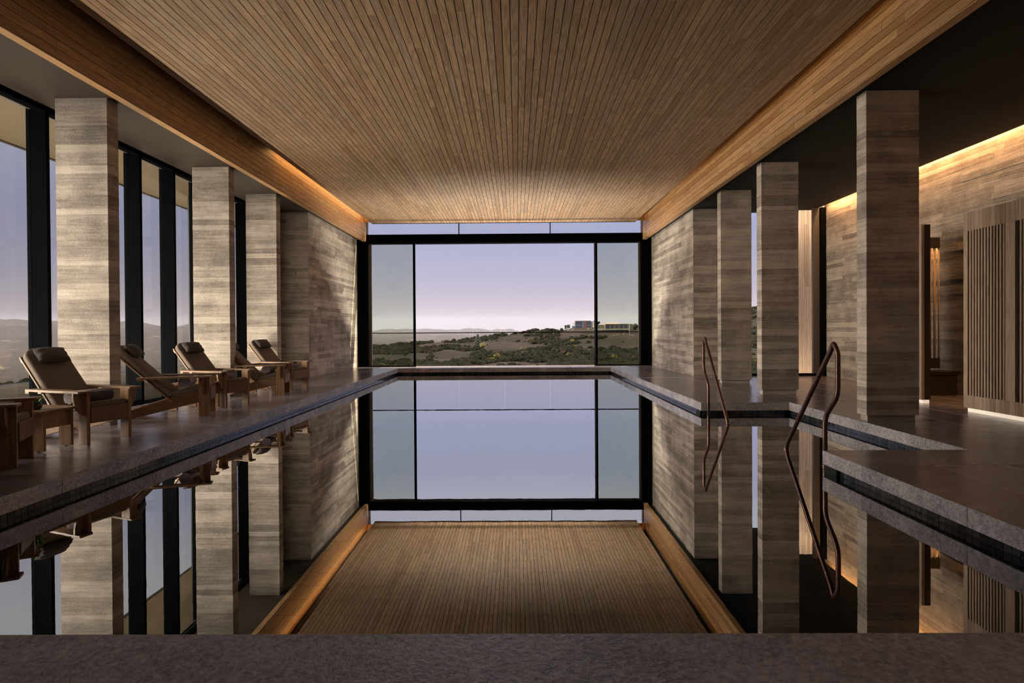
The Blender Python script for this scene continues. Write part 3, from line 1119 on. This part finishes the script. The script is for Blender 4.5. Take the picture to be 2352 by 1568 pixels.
for i, (x, y, rz, lab, pl_, tl) in enumerate(SPOTS):
    c = chair if i == 0 else copy_tree(chair)
    c.location = (x, y, 0)
    c.rotation_euler = (0, 0, rz)
    c['label'] = lab
    Mz = Matrix.Translation((x, y, 0)) @ Matrix.Rotation(rz, 4, 'Z')
    if pl_:
        p = pillow0 if first_p else pillow0.copy()
        if not first_p: COL.objects.link(p)
        first_p = False
        on_back(p, .855, 0, .160)
        p.matrix_world = Mz @ Matrix.LocRotScale(p.location.copy(), p.rotation_euler.copy(), None)
        tag(p, pl_, 'pillow', 'head pillows on the lounge chairs')
    if tl:
        t = towel0 if first_t else copy_tree(towel0)
        first_t = False
        t.matrix_world = Mz @ Matrix.Translation((-.255, 0, .488)) @ Matrix.Rotation(R.uniform(0, 6), 4, 'Y')
        tag(t, tl, 'towel', 'rolled towels on the lounge chairs')

# side tables between the chairs of each pair
def make_table():
    root = empty('side_table')
    pts = [(.10, -.21), (.10, .21), (-.50, .30), (-.50, -.30)]
    tp = MB()
    for i in range(5):     # boards of the top, along x
        a0, a1 = -.21 + i * .084, -.21 + (i + 1) * .084
        b0, b1 = -.30 + i * .12, -.30 + (i + 1) * .12
        MB().prism([(.10, a0 + .001), (.10, a1 - .001), (-.50, b1 - .001), (-.50, b0 + .001)], 2, .398, .42).build('top_board', 'teak', root, bevel=.002, seg=1)
    for sx, sy in ((0, -.155), (0, .155), (-.42, -.22), (-.42, .22)):
        MB().box(-.07, .07, -.015, .015, .008, .398).build('leg', 'teak_up', root, bevel=.003).location = (sx, sy, 0)
        MB().tube([(0, 0, 0), (0, 0, .008)], .012, 8).build('foot', 'metal', root).location = (sx, sy, 0)
    MB().box(.03, .052, -.165, .165, .23, .395).build('apron', 'teak_up', root, bevel=.002)
    MB().prism([(.05, -.17), (.05, -.145), (-.44, -.215), (-.44, -.24)], 2, .25, .395).build('side_apron', 'teak', root, bevel=.002)
    MB().prism([(.05, .145), (.05, .17), (-.44, .24), (-.44, .215)], 2, .25, .395).build('side_apron', 'teak', root, bevel=.002)
    return root


tb = make_table()
for i, (x, y, lab) in enumerate(((-4.80, 5.545, 'small wooden side table carrying the potted fern, nearest the camera'),
                                 (-4.79, 8.36, 'small wooden side table between the middle pair of lounge chairs'),
                                 (-4.77, 10.82, 'small wooden side table with yellow flowers in the far pair of chairs'))):
    t = tb if i == 0 else copy_tree(tb)
    t.location = (x, y, 0)
    t.rotation_euler = (0, 0, math.radians(-4))
    tag(t, lab, 'table', 'wooden side tables between the chairs')


def potted(loc, label, leafmat, n, name, hh=.10):
    root = tag(empty(name, loc), label, 'plant')
    prof = [(.030, 0), (.045, .012), (.052, .035), (.048, .06), (.042, .072)]
    m = MB(); seg = 18; vs = []; fs = []
    for r_, z in prof + [(.036, .070), (.034, .055)]:
        for k in range(seg):
            t = 2 * PI * k / seg
            vs.append((r_ * math.cos(t), r_ * math.sin(t), z))
    rows = len(prof) + 2
    for i in range(rows - 1):
        for k in range(seg):
            fs.append((i * seg + k, i * seg + (k + 1) % seg, (i + 1) * seg + (k + 1) % seg, (i + 1) * seg + k))
    fs.append(tuple(range(seg - 1, -1, -1)))
    fs.append(tuple((rows - 1) * seg + k for k in range(seg)))
    m.add(vs, fs).build('pot', 'pot', root, smooth=True)
    for i in range(n):
        a = R.uniform(0, 2 * PI); L = R.uniform(.07, .15); up = R.uniform(.25, 1.1)
        m = MB(); vs = []; fs = []
        N_ = 7
        for j in range(N_ + 1):
            t = j / N_
            r_ = .01 + L * t * math.cos(up * .6)
            z = .06 + hh * math.sin(t * 2.2) * up * .75
            wd = .013 * math.sin(PI * min(1, t * .93 + .07)) + .001
            wd *= (1 if j % 2 else .55)
            c_, s_ = math.cos(a), math.sin(a)
            vs += [(r_ * c_ - wd * s_, r_ * s_ + wd * c_, z), (r_ * c_, r_ * s_, z + .002), (r_ * c_ + wd * s_, r_ * s_ - wd * c_, z)]
        for j in range(N_):
            b = j * 3
            fs += [(b, b + 1, b + 4, b + 3), (b + 1, b + 2, b + 5, b + 4)]
        m.add(vs, fs).build('leaf', leafmat, root, smooth=True)
    return root


potted((-4.895, 5.46, .42), 'small green fern in a dark round pot on the nearest side table', 'leaf', 34, 'potted_fern')
potted((-4.98, 10.80, .42), 'small pot of yellow flowers on the far side table', 'leaf_y', 16, 'potted_flowers')

# ------------------------------------------------------------------ outside terrace
fo = MB().box(-8.6, -6.5, YB, W + 1, -.6, -.42).build('floor_outer', 'terrace', kind='structure')
MB().box(-6.6, -6.5, YB, W + 1, -.42, -.02).build('floor_edge', 'parapet_cap', fo)
par = tag(MB().box(-8.35, -8.15, YB, W + 1, -.42, .33).build('parapet', 'parapet'), 'low dark parapet outside the side windows with a pale cap', 'parapet')
MB().box(-8.40, -8.10, YB, W + 1, .33, .36).build('cap', 'parapet_cap', par)

# ------------------------------------------------------------------ landscape
AZ = [-80, -50, -43, -30, -22, -15, -8.3, -4.6, -1.4, .9, 4.6, 6.9, 10, 13.5, 18, 24, 30, 60]
CRE = [-5, -4.6, -4.4, -3.4, -2.2, -1.55, -1.30, -.90, -.48, -.22, .02, .30, .36, .38, .9, 2.0, 2.2, 2]      # hill crest at 430 m
FAR = [1.4, 1.1, .95, .60, .35, .05, .10, .05, -.1, -.2, -.3, -.3, -.3, -.3, -.3, -.3, -.3, -.3]              # far range
def interp(x, xs, ys):
    if x <= xs[0]: return ys[0]
    for i in range(1, len(xs)):
        if x <= xs[i]:
            t = (x - xs[i - 1]) / (xs[i] - xs[i - 1])
            return ys[i - 1] + (ys[i] - ys[i - 1]) * t
    return ys[-1]


def ground(az, d):
    c = interp(az, AZ, CRE)
    f = interp(az, AZ, FAR)
    ds = [0, 12, 60, 130, 230, 430, 560, 900, 1500, 2600, 4200, 6000, 9000]
    near = min(c, -3.3)
    es = [-40, -20, -8.5, -4.4, min(c - .9, -2.1 if c > -2 else c - .5) - .2, c, c - .7, min(-1.9, c - .4) , -1.35 if az > -20 else -2.3,
          -.95 if az > -20 else -1.4, f - .45, f, f - 1.2]
    e = interp(d, ds, es)
    z = 1.2 + d * math.tan(math.radians(e))
    x, y = d * math.sin(math.radians(az)), d * math.cos(math.radians(az))
    if d > 25:
        s = d * (.0045 if d < 600 else .008)
        z += s * mnoise.fractal(Vector((x * 2.2 / max(d, 60) * 9, math.log(d) * 7, 3.3)), .9, 2.1, 5)
    return x, y, z


def terrain():
    na = 280
    ds = []
    d = 14.0
    while d < 9000:
        ds.append(d); d *= 1.033
    vs = []; fs = []
    for d in ds:
        for i in range(na + 1):
            vs.append(ground(-80 + 140 * i / na, d))
    for j in range(len(ds) - 1):
        for i in range(na):
            b = j * (na + 1) + i
            fs.append((b, b + 1, b + na + 2, b + na + 1))
    m = MB().add(vs, fs, .5)
    return m.build('hillside_ground', 'terrain', smooth=True, kind='structure')


terrain()

ICO_V = []
ICO_F = []
def _ico():
    t = (1 + 5 ** .5) / 2
    v = [(-1, t, 0), (1, t, 0), (-1, -t, 0), (1, -t, 0), (0, -1, t), (0, 1, t), (0, -1, -t), (0, 1, -t), (t, 0, -1), (t, 0, 1), (-t, 0, -1), (-t, 0, 1)]
    f = [(0, 11, 5), (0, 5, 1), (0, 1, 7), (0, 7, 10), (0, 10, 11), (1, 5, 9), (5, 11, 4), (11, 10, 2), (10, 7, 6), (7, 1, 8),
         (3, 9, 4), (3, 4, 2), (3, 2, 6), (3, 6, 8), (3, 8, 9), (4, 9, 5), (2, 4, 11), (6, 2, 10), (8, 6, 7), (9, 8, 1)]
    v = [Vector(q).normalized() for q in v]
    cache = {}
    nf = []
    for a, b, c in f:
        def mid(i, j):
            k = (min(i, j), max(i, j))
            if k not in cache:
                v.append(((v[i] + v[j]) / 2).normalized()); cache[k] = len(v) - 1
            return cache[k]
        ab, bc, ca = mid(a, b), mid(b, c), mid(c, a)
        nf += [(a, ab, ca), (b, bc, ab), (c, ca, bc), (ab, bc, ca)]
    return v, nf


ICO_V, ICO_F = _ico()


def blob(m, x, y, z, r, h, rnd=None):
    s = Vector((R.uniform(-9, 9), R.uniform(-9, 9), R.uniform(-9, 9)))
    vs = []
    for q in ICO_V:
        k = 1 + .42 * mnoise.noise(q * 1.9 + s)
        vs.append((x + q.x * r * k, y + q.y * r * k, z + q.z * h * k))
    m.add(vs, ICO_F, rnd)


shr = MB()
cnt = 0
for _ in range(60000):
    az = R.uniform(-48, 30)
    d = 70 * math.exp(R.random() ** .85 * math.log(540 / 70))
    if -38 < az < -17 and R.random() < .6: continue
    x, y, z = ground(az, d)
    n_ = mnoise.fractal(Vector((x * .020, y * .012, 4.7)), .8, 2.0, 4)
    thr = (-.05 if az > 9 else .12) if az > -9 else -.10
    if abs(az - 1) < 9 and 100 < d < 380: thr = .27
    if d > 330: thr -= .35
    if n_ < thr: 
        if R.random() > .02: continue
        rr = .5
    else: rr = 1.0
    hx = 1176.6 + F_PX * math.tan(math.radians(az) + YAW)
    if d > 340 and 1265 < hx < 1455: continue
    r = R.uniform(.35, 1.25) * rr * (1 + d / 700)
    blob(shr, x, y, z + r * .25, r, r * R.uniform(.6, .85), min(1, max(0, R.gauss(.42, .24))))
    cnt += 1
    if cnt > 14000: break
tag(shr.build('chaparral', 'shrub', kind='stuff'), 'dark olive scrub covering the hillside outside', 'shrubs')


def at(px, d, dz=0):
    """ground point seen in photo column px at distance d"""
    az = math.degrees(math.atan((px - 1176.6) / F_PX) - YAW)
    x, y, z = ground(az, d)
    return x, y, z + dz


# lone conifer on the slope
x, y, z = at(1079, 300)
tree = tag(empty('conifer_tree', (x, y, z)), 'lone tall conifer on the hillside left of the far houses', 'tree')
MB().tube([(0, 0, 0), (0, 0, 3.5), (0, 0, 7)], [.25, .18, .05], 8).build('trunk', 'bark', tree)
m = MB()
for i in range(46):
    t = i / 45
    hgt = 1.2 + 6.6 * t
    rad = 2.1 * (1 - t) ** .7 + .25
    a = i * 2.4
    blob(m, math.cos(a) * rad * .55, math.sin(a) * rad * .55, hgt, rad * .55, .55)
m.build('crown', 'conifer', tree)
x, y, z = at(1091, 292)
tr2 = MB()
for i in range(8):
    blob(tr2, R.uniform(-1.3, 1.3), R.uniform(-1, 1), R.uniform(.5, 2.0), 1.1, .8)
o = tr2.build('autumn_bush', 'yellow_bush'); o.location = (x, y, z)
tag(o, 'yellow leaved bush at the foot of the lone conifer', 'bush')
for px, d, lab in ((1183, 250, 'small yellow bush in the middle of the bare slope'), (1452, 130, 'yellow bush low behind the right glass pane')):
    x, y, z = at(px, d)
    m = MB()
    for i in range(6):
        blob(m, R.uniform(-1, 1), R.uniform(-.8, .8), R.uniform(.2, .9), .8, .55)
    o = m.build('autumn_bush', 'yellow_bush'); o.location = (x, y, z)
    tag(o, lab, 'bush')
x, y, z = at(1731, 60)
m = MB()
for i in range(16):
    blob(m, R.uniform(-1.6, 1.6), R.uniform(-.8, .8), R.uniform(.2, 1.6), .8, .6)
o = m.build('autumn_bush', 'yellow_bright'); o.location = (x, y, z + 1.2)
tag(o, 'bright yellow bush seen through the narrow gap between right columns', 'bush')

# houses on the ridge
def house(px, d, label, parts, dz=0):
    x, y, z = at(px, d)
    h = tag(empty('hillside_house', (x, y, z + dz), -math.atan2(x, y) * 1.0), label, 'house', 'houses on the far ridge')
    for nm, mt, b in parts:
        MB().box(*b).build(nm, mt, h)
    return h


P = [('facade', 'shaded_wall', (-6.6, 5.6, 0, 8, 0, 7.0)), ('lit_side_wall', 'white', (5.6, 8.2, 1.0, 8, 0, 6.6)),
     ('roof', 'white', (-6.9, 5.9, -.5, 8.2, 7.0, 7.35)), ('rust_panel', 'rust', (.2, 2.6, -.12, 0, .2, 6.8)),
     ('side_wing', 'white', (-8.4, -6.6, 2, 8, 3.0, 5.8)), ('base', 'shaded_wall', (-9.0, -6.6, 1, 8, -2, 3.0))]
for i in range(7):
    if 3 <= i <= 4: continue
    P.append(('window_pane', 'darkglass', (-6.1 + i * 1.7, -4.7 + i * 1.7, -.06, .0, 3.9, 6.5)))
    P.append(('window_pane', 'darkglass', (-6.1 + i * 1.7, -4.7 + i * 1.7, -.06, .0, .6, 3.3)))
house(1322, 425, 'boxy house with shade darkened blue front and white roof edge on the ridge, left of the window post', P, -1.6)
P = [('upper_wall', 'tan_wall', (-9.5, 6.5, 0, 7, 3.6, 7.0)), ('roof_slab', 'white', (-10, 9, -.8, 7.5, 7.0, 7.25)), ('terrace_slab', 'white', (-10, 7, -1.6, 7, 3.3, 3.6)),
     ('lower_wall', 'tan_wall', (-9.5, 9.5, 1.2, 7, -.5, 3.3)), ('left_wing', 'tan_wall', (-16.5, -10, 1, 7, 3.8, 6.6)), ('wing_slab', 'white', (-17, -10, -.6, 7, 3.5, 3.8)),
     ('tower', 'tan_wall', (7.0, 9.3, -.4, 6, 0, 6.8)), ('column', 'white', (6.7, 7.0, -1.5, -1.2, 0, 7)), ('column', 'white', (-9.6, -9.3, -1.5, -1.2, 3.6, 7))]
for i in range(5):
    P.append(('window_pane', 'darkglass', (-8.6 + i * 3.0, -6.4 + i * 3.0, -.06, 0, 4.0, 6.5)))
    P.append(('window_pane', 'darkglass', (-8.6 + i * 3.2, -6.6 + i * 3.2, 1.1, 1.2, .1, 2.7)))
house(1403, 372, 'tan two storey house with white slabs behind the right glass pane', P, -1.0)
h = house(1386, 470, 'cream villa with a peach tiled roof on top of the ridge',
          [('wall', 'white', (-8, 9, 0, 8, 0, 3.4)), ('left_block', 'tan_wall', (-13, -8, 1, 8, 0, 2.6)), ('window_pane', 'darkglass', (-5, -3, -.06, 0, 1, 2.6)), ('window_pane', 'darkglass', (1, 3, -.06, 0, 1, 2.6))], .6)
MB().add([(-8.8, -1, 3.3), (9.8, -1, 3.3), (9.8, 9, 3.3), (-8.8, 9, 3.3), (-5, 4, 5.6), (6, 4, 5.6)],
         [(0, 1, 5, 4), (1, 2, 5), (2, 3, 4, 5), (3, 0, 4), (3, 2, 1, 0)]).build('hip_roof', 'roof_tile', h)
rk = MB()
for a, b, d, n_ in ((1283, 1300, 415, 14), (1330, 1342, 412, 8), (1352, 1365, 395, 16), (1385, 1440, 362, 30)):
    for i in range(n_):
        x, y, z = at(R.uniform(a, b), d + R.uniform(-8, 5))
        blob(rk, x, y, z + .1, R.uniform(.2, .6), R.uniform(.15, .4))
tag(rk.build('landscape_boulders', 'rock', kind='stuff'), 'pale boulders around the ridge houses', 'rocks')
# small trees along the ridge crest
for i, (px, d, s, lab) in enumerate(((1272, 428, 1.0, 'small round tree on the ridge, left of the white and blue house'), (1285, 436, 1.4, 'taller round tree just left of the blue grey house'),
                                     (1352, 440, 1.8, 'tree beside the window post behind the blue grey house'),
                                     (1417, 398, 1.7, 'dark tree rising behind the tan house'), (1442, 408, 2.1, 'tallest dark tree right of the tan house'))):
    x, y, z = at(px, d)
    tr = tag(empty('ridge_tree', (x, y, z)), lab, 'tree', 'small trees on the ridge')
    MB().tube([(0, 0, -.5), (0, 0, 1.2 * s)], .15 * s, 6).build('trunk', 'bark', tr)
    m = MB()
    for k in range(12):
        blob(m, R.uniform(-1.1, 1.1) * s, R.uniform(-.9, .9) * s, (.5 + R.uniform(0, 1.5)) * s, .7 * s, .6 * s)
    m.build('crown', 'conifer', tr)
# wind turbines on the far range, barely visible
for i, px in enumerate((1062, 1068, 1078, 1107, 1113, 1132, 1143, 1165)):
    x, y, z = at(px, 4200, 0)
    z = 1.2 + 4200 * (766.7 - 9.06 - 765.5) / F_PX + 0
    t = tag(empty('wind_turbine', (x, y, z)), (
        'leftmost of the eight tiny wind turbines on the horizon', 'second wind turbine from the left, close beside the leftmost one',
        'third wind turbine from the left on the horizon, left of the lone conifer', 'fourth wind turbine from the left on the horizon ridge',
        'fourth wind turbine from the right on the horizon ridge', 'third wind turbine from the right on the horizon ridge',
        'second wind turbine from the right on the horizon', 'rightmost tiny wind turbine on the horizon, standing apart')[i], 'turbine', 'wind turbines on the horizon')
    MB().tube([(0, 0, -20), (0, 0, 24)], [1.0, .5], 6).build('tower', 'turbine', t)
    a0 = R.uniform(0, 2)
    for k in range(3):
        a = a0 + k * 2 * PI / 3
        MB().tube([(0, -1, 24), (math.cos(a) * 11, -1, 24 + math.sin(a) * 11)], [.7, .2], 4).build('blade', 'turbine', t)

# valley haze: a thin homogeneous air volume beyond the near hills
m, nt, out = new_mat('valley_haze')
vs_ = nt.nodes.new('ShaderNodeVolumeScatter')
vs_.inputs['Color'].default_value = (.20, .22, .29, 1)
vs_.inputs['Density'].default_value = .00016
vs_.inputs['Anisotropy'].default_value = .2
nt.links.new(vs_.outputs[0], out.inputs['Volume'])
hz = MB().box(-11000, 7000, 620, 12000, -900, 260).build('valley_haze', m, kind='stuff')
tag(hz, 'thin bluish haze over the far valley', 'haze')
